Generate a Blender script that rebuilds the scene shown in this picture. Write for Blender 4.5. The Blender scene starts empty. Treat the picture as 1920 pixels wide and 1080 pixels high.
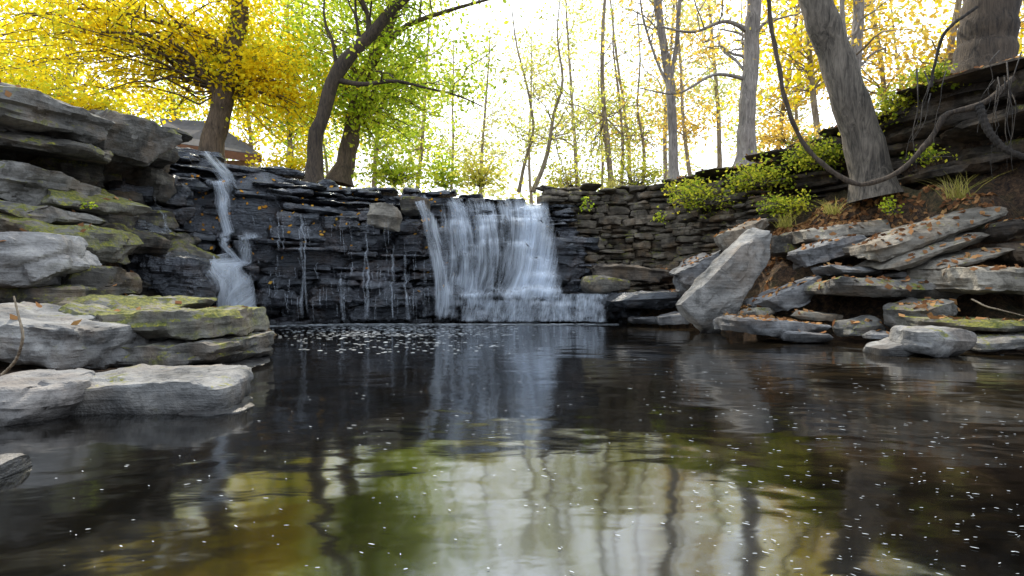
import bpy, math, random
import numpy as np
from mathutils import Vector
C = bpy.context.scene.collection
FPX = 1067.0; CH = 0.65
def at(px, py, Y): return np.array([(px-960)/FPX*Y, Y, CH-(py-540)/FPX*Y])
R = math.radians

# ------------------------------------------------------------ noise
def _h(ix, iy, iz, s):
    n = (ix*374761393 + iy*668265263 + iz*2147483647 + s*974634777) & 0xffffffff
    n = ((n ^ (n >> 13))*1274126177) & 0xffffffff
    n = n ^ (n >> 16)
    return (n & 0xffff)/65535.0
def vn(P, s=0):
    P = np.asarray(P, float); I = np.floor(P).astype(np.int64); f = P-I; f = f*f*(3-2*f)
    r = 0
    for dx in (0, 1):
        for dy in (0, 1):
            for dz in (0, 1):
                w = (f[:,0] if dx else 1-f[:,0])*(f[:,1] if dy else 1-f[:,1])*(f[:,2] if dz else 1-f[:,2])
                r = r + w*_h(I[:,0]+dx, I[:,1]+dy, I[:,2]+dz, s)
    return r*2-1
def fbm(P, s=0, o=4):
    a = 1; r = 0; P = np.asarray(P, float)
    for i in range(o):
        r = r + a*vn(P*(2**i)+i*17.3, s+i); a *= .5
    return r

# ------------------------------------------------------------ mesh helpers
def mesh_np(name, V, F, smooth=True, sharp=None):
    V = np.asarray(V, float); F = np.asarray(F, np.int64)
    me = bpy.data.meshes.new(name)
    me.vertices.add(len(V)); me.vertices.foreach_set('co', V.ravel())
    me.loops.add(F.size); me.loops.foreach_set('vertex_index', F.ravel().astype(np.int32))
    me.polygons.add(len(F)); me.polygons.foreach_set('loop_start', np.arange(0, F.size, F.shape[1], dtype=np.int32))
    me.polygons.foreach_set('use_smooth', np.full(len(F), smooth, bool))
    me.update(calc_edges=True); me.validate()
    if sharp: me.set_sharp_from_angle(angle=R(sharp))
    return me
def obj(name, me, m, parent=None):
    me.materials.clear(); me.materials.append(m)
    o = bpy.data.objects.new(name, me); C.objects.link(o)
    if parent: o.parent = parent
    return o
def tag(o, label=None, cat=None, group=None, kind=None):
    if label: o['label'] = label
    if cat: o['category'] = cat
    if group: o['group'] = group
    if kind: o['kind'] = kind
    return o
def empty(name, loc, rz=0):
    o = bpy.data.objects.new(name, None); C.objects.link(o); o.location = loc; o.rotation_euler = (0,0,rz); o.empty_display_size = .1
    return o
class MB:
    def __init__(s): s.V = []; s.F = []; s.n = 0
    def add(s, V, F):
        if len(V) == 0: return
        s.V.append(np.asarray(V, float)); s.F.append(np.asarray(F)+s.n); s.n += len(V)
    def tube(s, P, r, n=8):
        P = np.asarray(P, float); m = len(P)
        r = np.broadcast_to(np.asarray(r, float), (m,))
        T = np.gradient(P, axis=0); T /= np.linalg.norm(T, axis=1)[:,None]+1e-9
        ref = np.array([1.0,0.13,0.07]) if abs(T[:,2]).mean() > .6 else np.array([0.07,0.1,1.0])
        A = np.cross(T, ref); A /= np.linalg.norm(A, axis=1)[:,None]+1e-9
        B = np.cross(T, A)
        a = np.arange(n)*2*math.pi/n
        V = P[:,None,:]+r[:,None,None]*(A[:,None,:]*np.cos(a)[None,:,None]+B[:,None,:]*np.sin(a)[None,:,None])
        i = np.arange(m-1)[:,None]*n; j = np.arange(n)[None,:]; k = (j+1) % n
        F = np.stack([i+j, i+k, i+n+k, i+n+j], -1).reshape(-1,4)
        s.add(V.reshape(-1,3), F)
    def box(s, x0,x1,y0,y1,z0,z1):
        V = [(x,y,z) for x in (x0,x1) for y in (y0,y1) for z in (z0,z1)]
        s.add(V, [(0,1,3,2),(4,6,7,5),(0,4,5,1),(2,3,7,6),(0,2,6,4),(1,5,7,3)])
    def build(s, name, m, parent=None, smooth=True, sharp=None, origin=None):
        V = np.concatenate(s.V)
        if origin is not None: V = V-np.asarray(origin)
        return obj(name, mesh_np(name, V, np.concatenate(s.F), smooth, sharp), m, parent)
def smoothpath(P, n):
    P = np.asarray(P, float); d = np.r_[0, np.cumsum(np.linalg.norm(np.diff(P[:,:3], axis=0), axis=1))]
    m = len(P); t = np.linspace(0, d[-1], n); out = np.zeros((n, P.shape[1]))
    for k in range(n):
        i = min(max(np.searchsorted(d, t[k])-1, 0), m-2); u = (t[k]-d[i])/(d[i+1]-d[i]+1e-9)
        p0 = P[max(i-1,0)]; p1 = P[i]; p2 = P[i+1]; p3 = P[min(i+2,m-1)]
        out[k] = .5*((2*p1)+(-p0+p2)*u+(2*p0-5*p1+4*p2-p3)*u*u+(-p0+3*p1-3*p2+p3)*u**3)
    return out

# ------------------------------------------------------------ rocks
_cg = {}
def cube_grid(nx, ny, nz):
    k = (nx, ny, nz)
    if k in _cg: return _cg[k]
    Vs = []; Fs = []; n = 0
    def face(na, nb, f):
        nonlocal n
        a = np.linspace(-1,1,na+1); b = np.linspace(-1,1,nb+1); A, B = np.meshgrid(a, b, indexing='ij')
        V = f(A.ravel(), B.ravel())
        i = np.arange(na)[:,None]*(nb+1); j = np.arange(nb)[None,:]
        F = np.stack([i+j, i+nb+1+j, i+nb+2+j, i+j+1], -1).reshape(-1,4)+n
        Vs.append(V); Fs.append(F); n += len(V)
    o = lambda a: np.ones_like(a)
    face(nx, ny, lambda a,b: np.stack([a,b,o(a)],1)); face(ny, nx, lambda a,b: np.stack([b,a,-o(a)],1))
    face(ny, nz, lambda a,b: np.stack([o(a),a,b],1)); face(nz, ny, lambda a,b: np.stack([-o(a),b,a],1))
    face(nz, nx, lambda a,b: np.stack([b,o(a),a],1)); face(nx, nz, lambda a,b: np.stack([a,-o(a),b],1))
    V = np.concatenate(Vs); F = np.concatenate(Fs)
    q = np.round(V*10000).astype(np.int64); key = (q[:,0]+20000)*10**10+(q[:,1]+20000)*10**5+(q[:,2]+20000)
    u, idx, inv = np.unique(key, return_index=True, return_inverse=True)
    _cg[k] = (V[idx], inv.ravel()[F]); return _cg[k]
def rock_np(dim, seed, res=.05, chops=7, rough=.05, strata=.03, st=.07, rnd=7, cut=(.8,1.12), crack=.0, top=.22, taper=0):
    rng = np.random.default_rng(seed); dim = np.asarray(dim, float)
    nx, ny, nz = [int(min(max(round(d/res), 3), 64)) for d in dim]
    V, F = cube_grid(nx, ny, nz); V = V.copy()
    nm = (np.abs(V)**rnd).sum(1)**(1/rnd); V /= nm[:,None]
    for i in range(chops):
        a = rng.uniform(0, 2*math.pi); zz = rng.normal(0, .35)
        n = np.array([math.cos(a), math.sin(a), zz]); n /= np.linalg.norm(n)
        d = rng.uniform(*cut)*(.75+.25*(abs(n[0])+abs(n[1])))
        t = V@n-d; V -= np.maximum(t, 0)[:,None]*n
    for sg in (1, 1, 1, -1):
        n = np.array([rng.normal(0,top), rng.normal(0,top), sg]); n /= np.linalg.norm(n)
        t = V@n-rng.uniform(.72,.98); V -= np.maximum(t, 0)[:,None]*n
    D = V.copy()
    V = V*dim/2
    S = rng.uniform(0, 50, 3); m = min(dim)
    W = V+S
    if strata > 0:
        zz = W[:,2]/st+fbm(W*1.2, seed, 2)*.8
        L = np.floor(zz); L2 = np.floor(zz*2.7+4)
        amp = _h(L.astype(np.int64), L.astype(np.int64)*0+seed, L.astype(np.int64)*0, 3)-.5
        amp = amp+.35*(_h(L2.astype(np.int64), L2.astype(np.int64)*0+seed, L2.astype(np.int64)*0, 5)-.5)
        mod = np.clip(.6+fbm(W*2.0, seed+9, 2), 0, 1.3)
        hd = D[:,:2]/(np.linalg.norm(D[:,:2], axis=1)[:,None]+.2)
        V[:,:2] += hd*(amp*mod*strata*2)[:,None]
    n1 = fbm(W*(1.6/max(m,.15)), seed, 4); n2 = fbm(W*9, seed+5, 3)
    nd = D/(np.linalg.norm(D, axis=1)[:,None]+1e-6)
    c = vn(np.floor(W*np.array([4,4,9])+fbm(W*3, 3, 2)[:,None]*.6)*1.37, seed+2)
    g = 0
    if crack > 0:
        g = -crack*np.exp(-(fbm(W*np.array([1.6,1.6,.9]), seed+31, 3)/.07)**2)*np.clip(.5+vn(W*1.3, seed+8), 0, 1)
    V += nd*(n1*rough*m*1.0 + n2*rough*.12 + c*rough*m*.5+g)[:,None]
    if taper: V[:,2] *= 1-taper*np.clip(V[:,0]/dim[0]+.5, 0, 1)**1.3
    return V, F
def rotm(rx, ry, rz):
    cx, sx, cy, sy, cz, sz = math.cos(rx), math.sin(rx), math.cos(ry), math.sin(ry), math.cos(rz), math.sin(rz)
    X = np.array([[1,0,0],[0,cx,-sx],[0,sx,cx]]); Y = np.array([[cy,0,sy],[0,1,0],[-sy,0,cy]]); Z = np.array([[cz,-sz,0],[sz,cz,0],[0,0,1]])
    return Z@Y@X

# ------------------------------------------------------------ materials
class NT:
    def __init__(s, name):
        s.m = bpy.data.materials.new(name); s.m.use_nodes = True; s.t = s.m.node_tree; s.t.nodes.clear()
        s.out = s.t.nodes.new('ShaderNodeOutputMaterial')
    def n(s, ty, **kw):
        x = s.t.nodes.new(ty)
        for k, v in kw.items():
            if k.startswith('_'): setattr(x, k[1:], v)
            else: x.inputs[k.replace('__',' ')].default_value = v
        return x
    def l(s, a, b): s.t.links.new(a, b)
    def noise(s, vec, scale, detail=4, rough=.6, dist=0):
        x = s.n('ShaderNodeTexNoise'); x.inputs['Scale'].default_value = scale; x.inputs['Detail'].default_value = detail
        x.inputs['Roughness'].default_value = rough; x.inputs['Distortion'].default_value = dist
        s.l(vec, x.inputs['Vector']); return x.outputs['Fac']
    def ramp(s, fac, stops):
        x = s.n('ShaderNodeValToRGB'); e = x.color_ramp.elements
        while len(e) < len(stops): e.new(.5)
        for k, (p, c) in enumerate(stops): e[k].position = p; e[k].color = (c, c, c, 1) if not hasattr(c, '__len__') else (*c, 1)
        s.l(fac, x.inputs['Fac']); return x.outputs['Color']
    def mix(s, f, a, b, mode='MIX'):
        x = s.n('ShaderNodeMix', _data_type='RGBA', _blend_type=mode)
        for v, i in ((f, 0), (a, 6), (b, 7)):
            if hasattr(v, 'links'): s.l(v, x.inputs[i])
            elif i == 0: x.inputs[0].default_value = v
            else: x.inputs[i].default_value = (*v, 1)
        return x.outputs[2]
    def math(s, op, a, b=0.0, clamp=False):
        x = s.n('ShaderNodeMath', _operation=op, _use_clamp=clamp)
        for v, i in ((a, 0), (b, 1)):
            if hasattr(v, 'links'): s.l(v, x.inputs[i])
            else: x.inputs[i].default_value = v
        return x.outputs[0]
    def mapping(s, vec, scale):
        x = s.n('ShaderNodeMapping'); x.inputs['Scale'].default_value = scale; s.l(vec, x.inputs['Vector']); return x.outputs[0]
def rock_mat(name, dark, mid, light, moss=.3, rough=.85, wet=False, bump=.65, warm=(.2,.13,.07), warmth=.35):
    t = NT(name); g = t.n('ShaderNodeNewGeometry'); P = g.outputs['Position']
    a = t.noise(P, 1.7, 5, .65, .6); b = t.noise(t.mapping(P, (3,3,26)), 1.0, 4, .6, .5); c = t.noise(P, 30, 4, .75)
    f = t.math('ADD', t.math('MULTIPLY', a, .62), t.math('ADD', t.math('MULTIPLY', b, .27), t.math('MULTIPLY', c, .13)))
    col = t.ramp(f, [(.36, dark), (.5, mid), (.66, light)])
    wm = t.math('MULTIPLY', t.ramp(t.noise(P, 2.3, 3, .6), [(.5,0),(.66,1)]), warmth)
    col = t.mix(wm, col, warm)
    vd = t.ramp(t.noise(P, 5, 4, .7, 1.0), [(.38,1),(.48,0)])
    col = t.mix(t.math('MULTIPLY', vd, .45), col, tuple(x*.6 for x in dark))
    if moss > 0:
        sx = t.n('ShaderNodeSeparateXYZ'); t.l(g.outputs['Normal'], sx.inputs[0])
        up = t.ramp(sx.outputs[2], [(.0,0),(.6,1)])
        mn = t.ramp(t.math('ADD', t.math('MULTIPLY', t.noise(P, 3.4, 4, .75), .75), t.math('MULTIPLY', c, .25)), [(.63-.22*moss,0),(.69-.22*moss,1)])
        mc = t.ramp(c, [(.3,(.025,.035,.006)),(.5,(.10,.11,.012)),(.72,(.30,.26,.025))])
        col = t.mix(t.math('MULTIPLY', t.math('MULTIPLY', up, mn), .9), col, mc)
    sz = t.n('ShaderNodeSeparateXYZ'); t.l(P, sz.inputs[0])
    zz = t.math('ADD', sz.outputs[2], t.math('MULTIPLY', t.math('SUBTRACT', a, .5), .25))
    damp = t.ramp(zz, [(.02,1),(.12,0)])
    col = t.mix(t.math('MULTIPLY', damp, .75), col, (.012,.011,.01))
    p = t.n('ShaderNodeBsdfPrincipled'); t.l(col, p.inputs['Base Color'])
    if wet:
        t.l(t.ramp(a, [(.35,.10),(.65,.36)]), p.inputs['Roughness']); p.inputs['IOR'].default_value = 1.85; p.inputs['Specular Tint'].default_value = (.82,.9,1,1)
    else:
        rr = t.math('SUBTRACT', rough, t.math('MULTIPLY', damp, .5)); t.l(rr, p.inputs['Roughness']); p.inputs['IOR'].default_value = 1.4
    h = t.math('ADD', t.math('MULTIPLY', b, .5), t.math('ADD', t.math('MULTIPLY', t.noise(P, 9, 5, .68), .8), t.math('MULTIPLY', c, .12)))
    bm = t.n('ShaderNodeBump'); bm.inputs['Strength'].default_value = bump; bm.inputs['Distance'].default_value = .07
    t.l(h, bm.inputs['Height']); t.l(bm.outputs[0], p.inputs['Normal'])
    t.l(p.outputs[0], t.out.inputs[0]); return t.m
M = {}
M['grey'] = rock_mat('grey_limestone', (.04,.04,.042), (.14,.14,.143), (.29,.29,.285), .0, warmth=.25)
M['greymoss'] = rock_mat('grey_limestone_with_moss_specks', (.045,.045,.046), (.155,.153,.15), (.31,.305,.29), .25, warmth=.3)
M['pale'] = rock_mat('pale_limestone', (.10,.097,.095), (.26,.255,.25), (.44,.43,.41), .0, warmth=.12)
M['slab'] = rock_mat('leaning_limestone', (.06,.057,.052), (.19,.185,.175), (.38,.365,.34), .0, warmth=.3)
M['mossy'] = rock_mat('mossy_limestone', (.035,.033,.026), (.13,.125,.105), (.29,.275,.24), .85)
M['somemoss'] = rock_mat('lightly_mossy_limestone', (.03,.029,.026), (.12,.115,.105), (.28,.27,.25), .5)
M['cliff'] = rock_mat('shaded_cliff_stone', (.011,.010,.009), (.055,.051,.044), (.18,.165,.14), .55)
M['wall'] = rock_mat('stacked_wall_stone', (.022,.018,.014), (.09,.077,.06), (.28,.24,.19), .45, warmth=.5)
M['wet'] = rock_mat('wet_black_rock', (.004,.004,.005), (.018,.018,.021), (.08,.08,.092), .0, wet=True, bump=1.0, warm=(.06,.035,.02), warmth=.5)
M['ledge'] = rock_mat('dark_ledge_stone', (.010,.008,.006), (.04,.032,.025), (.14,.115,.09), .3)
M['tan'] = rock_mat('tan_limestone', (.05,.044,.037), (.165,.15,.125), (.35,.32,.265), .2, warmth=.4)

def leaf_mat(name, cols, trans=.55):
    t = NT(name); g = t.n('ShaderNodeNewGeometry')
    n = len(cols); st = [(i/(max(n-1,1)), c) for i, c in enumerate(cols)]
    nz = t.noise(g.outputs['Position'], .9, 1, .6)
    f = t.math('ADD', t.math('MULTIPLY', g.outputs['Random Per Island'], .6), t.math('MULTIPLY', t.math('SUBTRACT', nz, .3), 1.0), True)
    col = t.ramp(f, st)
    d = t.n('ShaderNodeBsdfDiffuse'); tr = t.n('ShaderNodeBsdfTranslucent'); t.l(col, d.inputs[0]); t.l(col, tr.inputs[0])
    m = t.n('ShaderNodeMixShader'); m.inputs[0].default_value = trans; t.l(d.outputs[0], m.inputs[1]); t.l(tr.outputs[0], m.inputs[2])
    t.l(m.outputs[0], t.out.inputs[0]); return t.m
M['yellow'] = leaf_mat('golden_leaves', [(.60,.38,.01),(.86,.64,.015),(.92,.76,.03),(.70,.70,.05),(.46,.58,.04)], .62)
M['green'] = leaf_mat('bright_green_leaves', [(.16,.27,.02),(.36,.50,.035),(.60,.68,.06),(.84,.76,.07)], .62)
M['ygreen'] = leaf_mat('yellow_green_leaves', [(.22,.28,.04),(.45,.50,.07),(.68,.66,.12),(.80,.64,.13)], .62)
M['orange'] = leaf_mat('orange_leaves', [(.45,.24,.03),(.74,.48,.07),(.84,.64,.14),(.60,.58,.14)], .62)
M['haze'] = leaf_mat('haze_paled_leaves', [(.36,.44,.15),(.56,.61,.21),(.78,.72,.30),(.78,.58,.26)], .55)  # haze over the far foliage is put into these pale leaf colours
M['shrub'] = leaf_mat('shrub_leaves', [(.09,.15,.02),(.24,.32,.03),(.52,.52,.05),(.75,.64,.08)], .5)
M['litter'] = leaf_mat('fallen_leaves', [(.06,.03,.018),(.18,.085,.04),(.34,.18,.08),(.50,.32,.13)], .15)
M['oleaf'] = leaf_mat('stuck_orange_leaves', [(.35,.14,.025),(.5,.24,.03),(.6,.36,.07)], .2)
M['grass'] = leaf_mat('dry_grass', [(.14,.16,.03),(.36,.34,.08),(.55,.46,.16)], .4)
def bark(name, dark, light, sc=1.0, dd=5):
    t = NT(name); g = t.n('ShaderNodeNewGeometry'); P = g.outputs['Position']
    a = t.noise(t.mapping(P, (22*sc,22*sc,3.0*sc)), 1, dd, .7, 1.2); b = t.noise(P, 2.2, 2, .6)
    f = t.math('ADD', t.math('MULTIPLY', a, .7), t.math('MULTIPLY', b, .3))
    col = t.ramp(f, [(.38, dark), (.62, light)])
    p = t.n('ShaderNodeBsdfPrincipled'); t.l(col, p.inputs['Base Color']); p.inputs['Roughness'].default_value = .9
    bm = t.n('ShaderNodeBump'); bm.inputs['Strength'].default_value = .9; bm.inputs['Distance'].default_value = .05
    t.l(a, bm.inputs['Height']); t.l(bm.outputs[0], p.inputs['Normal']); t.l(p.outputs[0], t.out.inputs[0]); return t.m
M['bark'] = bark('brown_bark', (.035,.025,.018), (.17,.12,.08))
M['barkd'] = bark('dark_bark', (.02,.015,.012), (.11,.08,.055))
M['barkg'] = bark('grey_bark', (.12,.105,.095), (.40,.36,.32))
M['barkm'] = bark('ridged_grey_brown_bark', (.03,.025,.02), (.20,.17,.135), .75)
M['barkw'] = bark('haze_paled_woodland_bark', (.14,.105,.07), (.38,.31,.22), 1, 2)  # bark paled to imitate bright haze on background trunks; twigs share it
M['root'] = bark('root_bark', (.008,.006,.005), (.035,.027,.02), 1, 3)
def simple(name, col, rough=.8, var=.3, sc=8):
    t = NT(name); g = t.n('ShaderNodeNewGeometry'); f = t.noise(g.outputs['Position'], sc, 5, .65)
    c = t.ramp(f, [(.3, tuple(x*(1-var) for x in col)), (.7, tuple(x*(1+var) for x in col))])
    p = t.n('ShaderNodeBsdfPrincipled'); t.l(c, p.inputs['Base Color']); p.inputs['Roughness'].default_value = rough
    t.l(p.outputs[0], t.out.inputs[0]); return t.m
M['roof'] = simple('grey_shingles', (.085,.078,.08), .9, .25, 5)
M['brownwood'] = simple('brown_fascia', (.16,.07,.035))
M['housewall'] = simple('tan_siding', (.22,.14,.08))
M['glass'] = simple('dark_window_glass', (.03,.035,.04), .1, .1)
t = NT('leafy_soil'); g = t.n('ShaderNodeNewGeometry'); P = g.outputs['Position']
f = t.noise(P, 14, 6, .85, .5); c = t.ramp(f, [(.36,(.015,.01,.007)),(.47,(.07,.04,.024)),(.55,(.16,.09,.045)),(.66,(.30,.18,.09))])
g2 = t.ramp(t.noise(P, .8, 4, .6), [(.5,0),(.62,1)]); c = t.mix(t.math('MULTIPLY', g2, .4), c, (.07,.09,.02))
p = t.n('ShaderNodeBsdfPrincipled'); t.l(c, p.inputs['Base Color']); p.inputs['Roughness'].default_value = .95
bm = t.n('ShaderNodeBump'); bm.inputs['Strength'].default_value = 1; bm.inputs['Distance'].default_value = .1; t.l(f, bm.inputs['Height']); t.l(bm.outputs[0], p.inputs['Normal'])
t.l(p.outputs[0], t.out.inputs[0]); M['soil'] = t.m
# pool water: black over the deep plunge pool, warm brown where the bed is shallow under the right bank
t = NT('pool_water'); g = t.n('ShaderNodeNewGeometry'); P = g.outputs['Position']
bed = t.noise(P, 1.4, 5, .7, .8)
c = t.ramp(bed, [(.45,(.0012,.001,.0008)),(.60,(.004,.003,.002)),(.74,(.012,.009,.005))])
c2 = t.ramp(bed, [(.38,(.004,.003,.002)),(.52,(.014,.010,.0055)),(.68,(.042,.029,.014))])
sx = t.n('ShaderNodeSeparateXYZ'); t.l(P, sx.inputs[0])
shal = t.math('ADD', t.math('MULTIPLY', sx.outputs[0], .32), t.math('MULTIPLY', t.math('SUBTRACT', bed, .5), 1.2))
c = t.mix(t.ramp(shal, [(.3,0),(1.0,1)]), c, c2)
p = t.n('ShaderNodeBsdfPrincipled'); t.l(c, p.inputs['Base Color']); p.inputs['IOR'].default_value = 2.5
p.inputs['Roughness'].default_value = .085; p.inputs['Specular Tint'].default_value = (.93,.97,1,1)
w1 = t.noise(t.mapping(P, (1.5,2.2,1)), 1.0, 2, .5, .4); w2 = t.noise(t.mapping(P, (6,10,1)), 1.0, 2, .5, .3)
h = t.math('ADD', t.math('MULTIPLY', w1, 1.0), t.math('MULTIPLY', w2, .10))
bm = t.n('ShaderNodeBump'); bm.inputs['Strength'].default_value = .20; bm.inputs['Distance'].default_value = .05
t.l(h, bm.inputs['Height']); t.l(bm.outputs[0], p.inputs['Normal']); t.l(p.outputs[0], t.out.inputs[0]); M['water'] = t.m
# falling water, uv.x across, uv.y down ; 'edge' breaks the rim of a sheet into strands
def fall_mat(name, thr, soft, su, dens=1.0, sv=1.0):
    t = NT(name); uv = t.n('ShaderNodeUVMap').outputs[0]
    a = t.noise(t.mapping(uv, (su,.4*sv,1)), 1, 3, .6, .15); b = t.noise(t.mapping(uv, (su*4.5,.8*sv,1)), 1, 2, .6); c = t.noise(t.mapping(uv, (su*.35,.9*sv,1)), 1, 2, .5, .3)
    f = t.math('ADD', t.math('MULTIPLY', a, .45), t.math('ADD', t.math('MULTIPLY', b, .25), t.math('MULTIPLY', c, .30)))
    at_ = t.n('ShaderNodeAttribute'); at_.attribute_name = 'edge'
    f = t.math('SUBTRACT', f, t.math('MULTIPLY', t.math('SUBTRACT', 1.0, at_.outputs['Fac']), .34))
    al = t.math('MULTIPLY', t.ramp(f, [(thr, 0), (thr+soft*.5, .35), (thr+soft, 1)]), dens, True)
    d = t.n('ShaderNodeBsdfDiffuse'); d.inputs[0].default_value = (.82,.89,.98,1)
    tr = t.n('ShaderNodeBsdfTranslucent'); tr.inputs[0].default_value = (.82,.89,.98,1)
    m = t.n('ShaderNodeMixShader'); m.inputs[0].default_value = .4; t.l(d.outputs[0], m.inputs[1]); t.l(tr.outputs[0], m.inputs[2])
    tp = t.n('ShaderNodeBsdfTransparent'); m2 = t.n('ShaderNodeMixShader'); t.l(al, m2.inputs[0]); t.l(tp.outputs[0], m2.inputs[1]); t.l(m.outputs[0], m2.inputs[2])
    t.l(m2.outputs[0], t.out.inputs[0]); return t.m
M['fall'] = fall_mat('silky_falling_water', .34, .28, 9, .9)
M['fallthin'] = fall_mat('thin_falling_water', .385, .26, 10, .85, 1.3)
M['veil'] = fall_mat('faint_veil_of_water', .42, .24, 8, .8, 1.5)
M['trickle'] = fall_mat('trickling_water', .33, .34, 12, .6, 2.6)
M['foam'] = simple('white_bubbles', (.45,.49,.53), .5, .2, 30)

# ------------------------------------------------------------ world, sun, camera
az, el = R(-24), R(46)
sd = Vector((math.sin(az)*math.cos(el), math.cos(az)*math.cos(el), math.sin(el)))
w = bpy.data.worlds.new('World'); bpy.context.scene.world = w; w.use_nodes = True; nt = w.node_tree; nt.nodes.clear()
def wn(ty): return nt.nodes.new(ty)
out = wn('ShaderNodeOutputWorld'); bg = wn('ShaderNodeBackground'); bg.inputs[1].default_value = .15
sky = wn('ShaderNodeTexSky'); sky.sky_type = 'NISHITA'; sky.sun_disc = False; sky.sun_elevation = el; sky.sun_rotation = az; sky.dust_density = 4
tc = wn('ShaderNodeTexCoord'); dot = wn('ShaderNodeVectorMath'); dot.operation = 'DOT_PRODUCT'; nt.links.new(tc.outputs['Generated'], dot.inputs[0]); dot.inputs[1].default_value = (0, math.cos(R(25)), math.sin(R(25)))
rp = wn('ShaderNodeValToRGB'); mp = wn('ShaderNodeMapRange'); mp.inputs[1].default_value = -1; mp.inputs[2].default_value = 1; nt.links.new(dot.outputs['Value'], mp.inputs[0]); nt.links.new(mp.outputs[0], rp.inputs[0])
e = rp.color_ramp.elements; e[0].position = 0; e[0].color = (.46,.52,.60,1); e[1].position = 1; e[1].color = (.91,.96,1.0,1)
x = e.new(.55); x.color = (.52,.58,.67,1); x = e.new(.85); x.color = (.80,.87,.95,1)
sc_ = wn('ShaderNodeVectorMath'); sc_.operation = 'SCALE'; sc_.inputs['Scale'].default_value = 19; nt.links.new(rp.outputs[0], sc_.inputs[0])
nz = wn('ShaderNodeTexNoise'); nz.inputs['Scale'].default_value = 2.2; nz.inputs['Detail'].default_value = 3; nt.links.new(tc.outputs['Generated'], nz.inputs['Vector'])
cr = wn('ShaderNodeMapRange'); cr.inputs[1].default_value = .3; cr.inputs[2].default_value = .5; cr.inputs[3].default_value = .75; cr.inputs[4].default_value = .97; nt.links.new(nz.outputs['Fac'], cr.inputs[0])
mx = wn('ShaderNodeMix'); mx.data_type = 'RGBA'; nt.links.new(cr.outputs[0], mx.inputs[0]); nt.links.new(sky.outputs[0], mx.inputs[6]); nt.links.new(sc_.outputs[0], mx.inputs[7])
nt.links.new(mx.outputs[2], bg.inputs[0]); nt.links.new(bg.outputs[0], out.inputs[0])
sl = bpy.data.lights.new('sun', 'SUN'); sl.energy = 5; sl.angle = R(.6); sl.color = (1,.9,.74)
so = bpy.data.objects.new('sun', sl); C.objects.link(so); so.rotation_euler = (-sd).to_track_quat('-Z','Y').to_euler()
cam = bpy.data.cameras.new('camera'); co = bpy.data.objects.new('camera', cam); C.objects.link(co); co.location = (0,0,CH); co.rotation_euler = (R(90),0,0)
cam.lens = 20.0; cam.sensor_width = 36; cam.clip_start = .05; cam.clip_end = 2000; bpy.context.scene.camera = co
vs = bpy.context.scene.view_settings; vs.view_transform = 'Standard'; vs.look = 'None'; vs.exposure = 0

# ------------------------------------------------------------ paths of the rock faces: x, y, z bottom, z top
wf_path = [(-6.1,8.7,-.15,3.15),(-5.55,9.25,-.15,3.2),(-4.9,9.75,-.15,3.08),(-3.9,10.35,-.15,2.86),(-2.65,10.8,-.15,2.68),(-1.1,11.0,-.15,2.57),(0,11.05,-.15,2.46),(1.15,11.15,-.15,2.38)]
dw_path = [(.85,12.0,.1,2.78),(1.6,12.25,.1,2.84),(2.6,12.35,.1,2.86),(3.3,12.2,.1,2.9),(3.75,11.7,.2,2.9),(4.15,11.0,.3,2.6),(4.45,10.3,.3,2.3)]
lc_path = [(-7.6,4.2,.6,2.9),(-6.9,5.8,.6,2.9),(-6.35,7.1,.6,2.9),(-5.75,8.4,.6,3.0),(-5.55,9.1,.6,3.05)]
rl_path = [(4.2,11.5,2.2,2.95),(4.8,10.8,2.2,3.1),(5.4,10.0,2.3,3.3),(6.1,9.2,2.35,3.55),(6.5,8.2,2.25,3.75),(6.85,7.2,2.0,3.85),(7.4,5.9,1.8,3.9),(8.3,4.6,1.6,4.0)]

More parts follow.
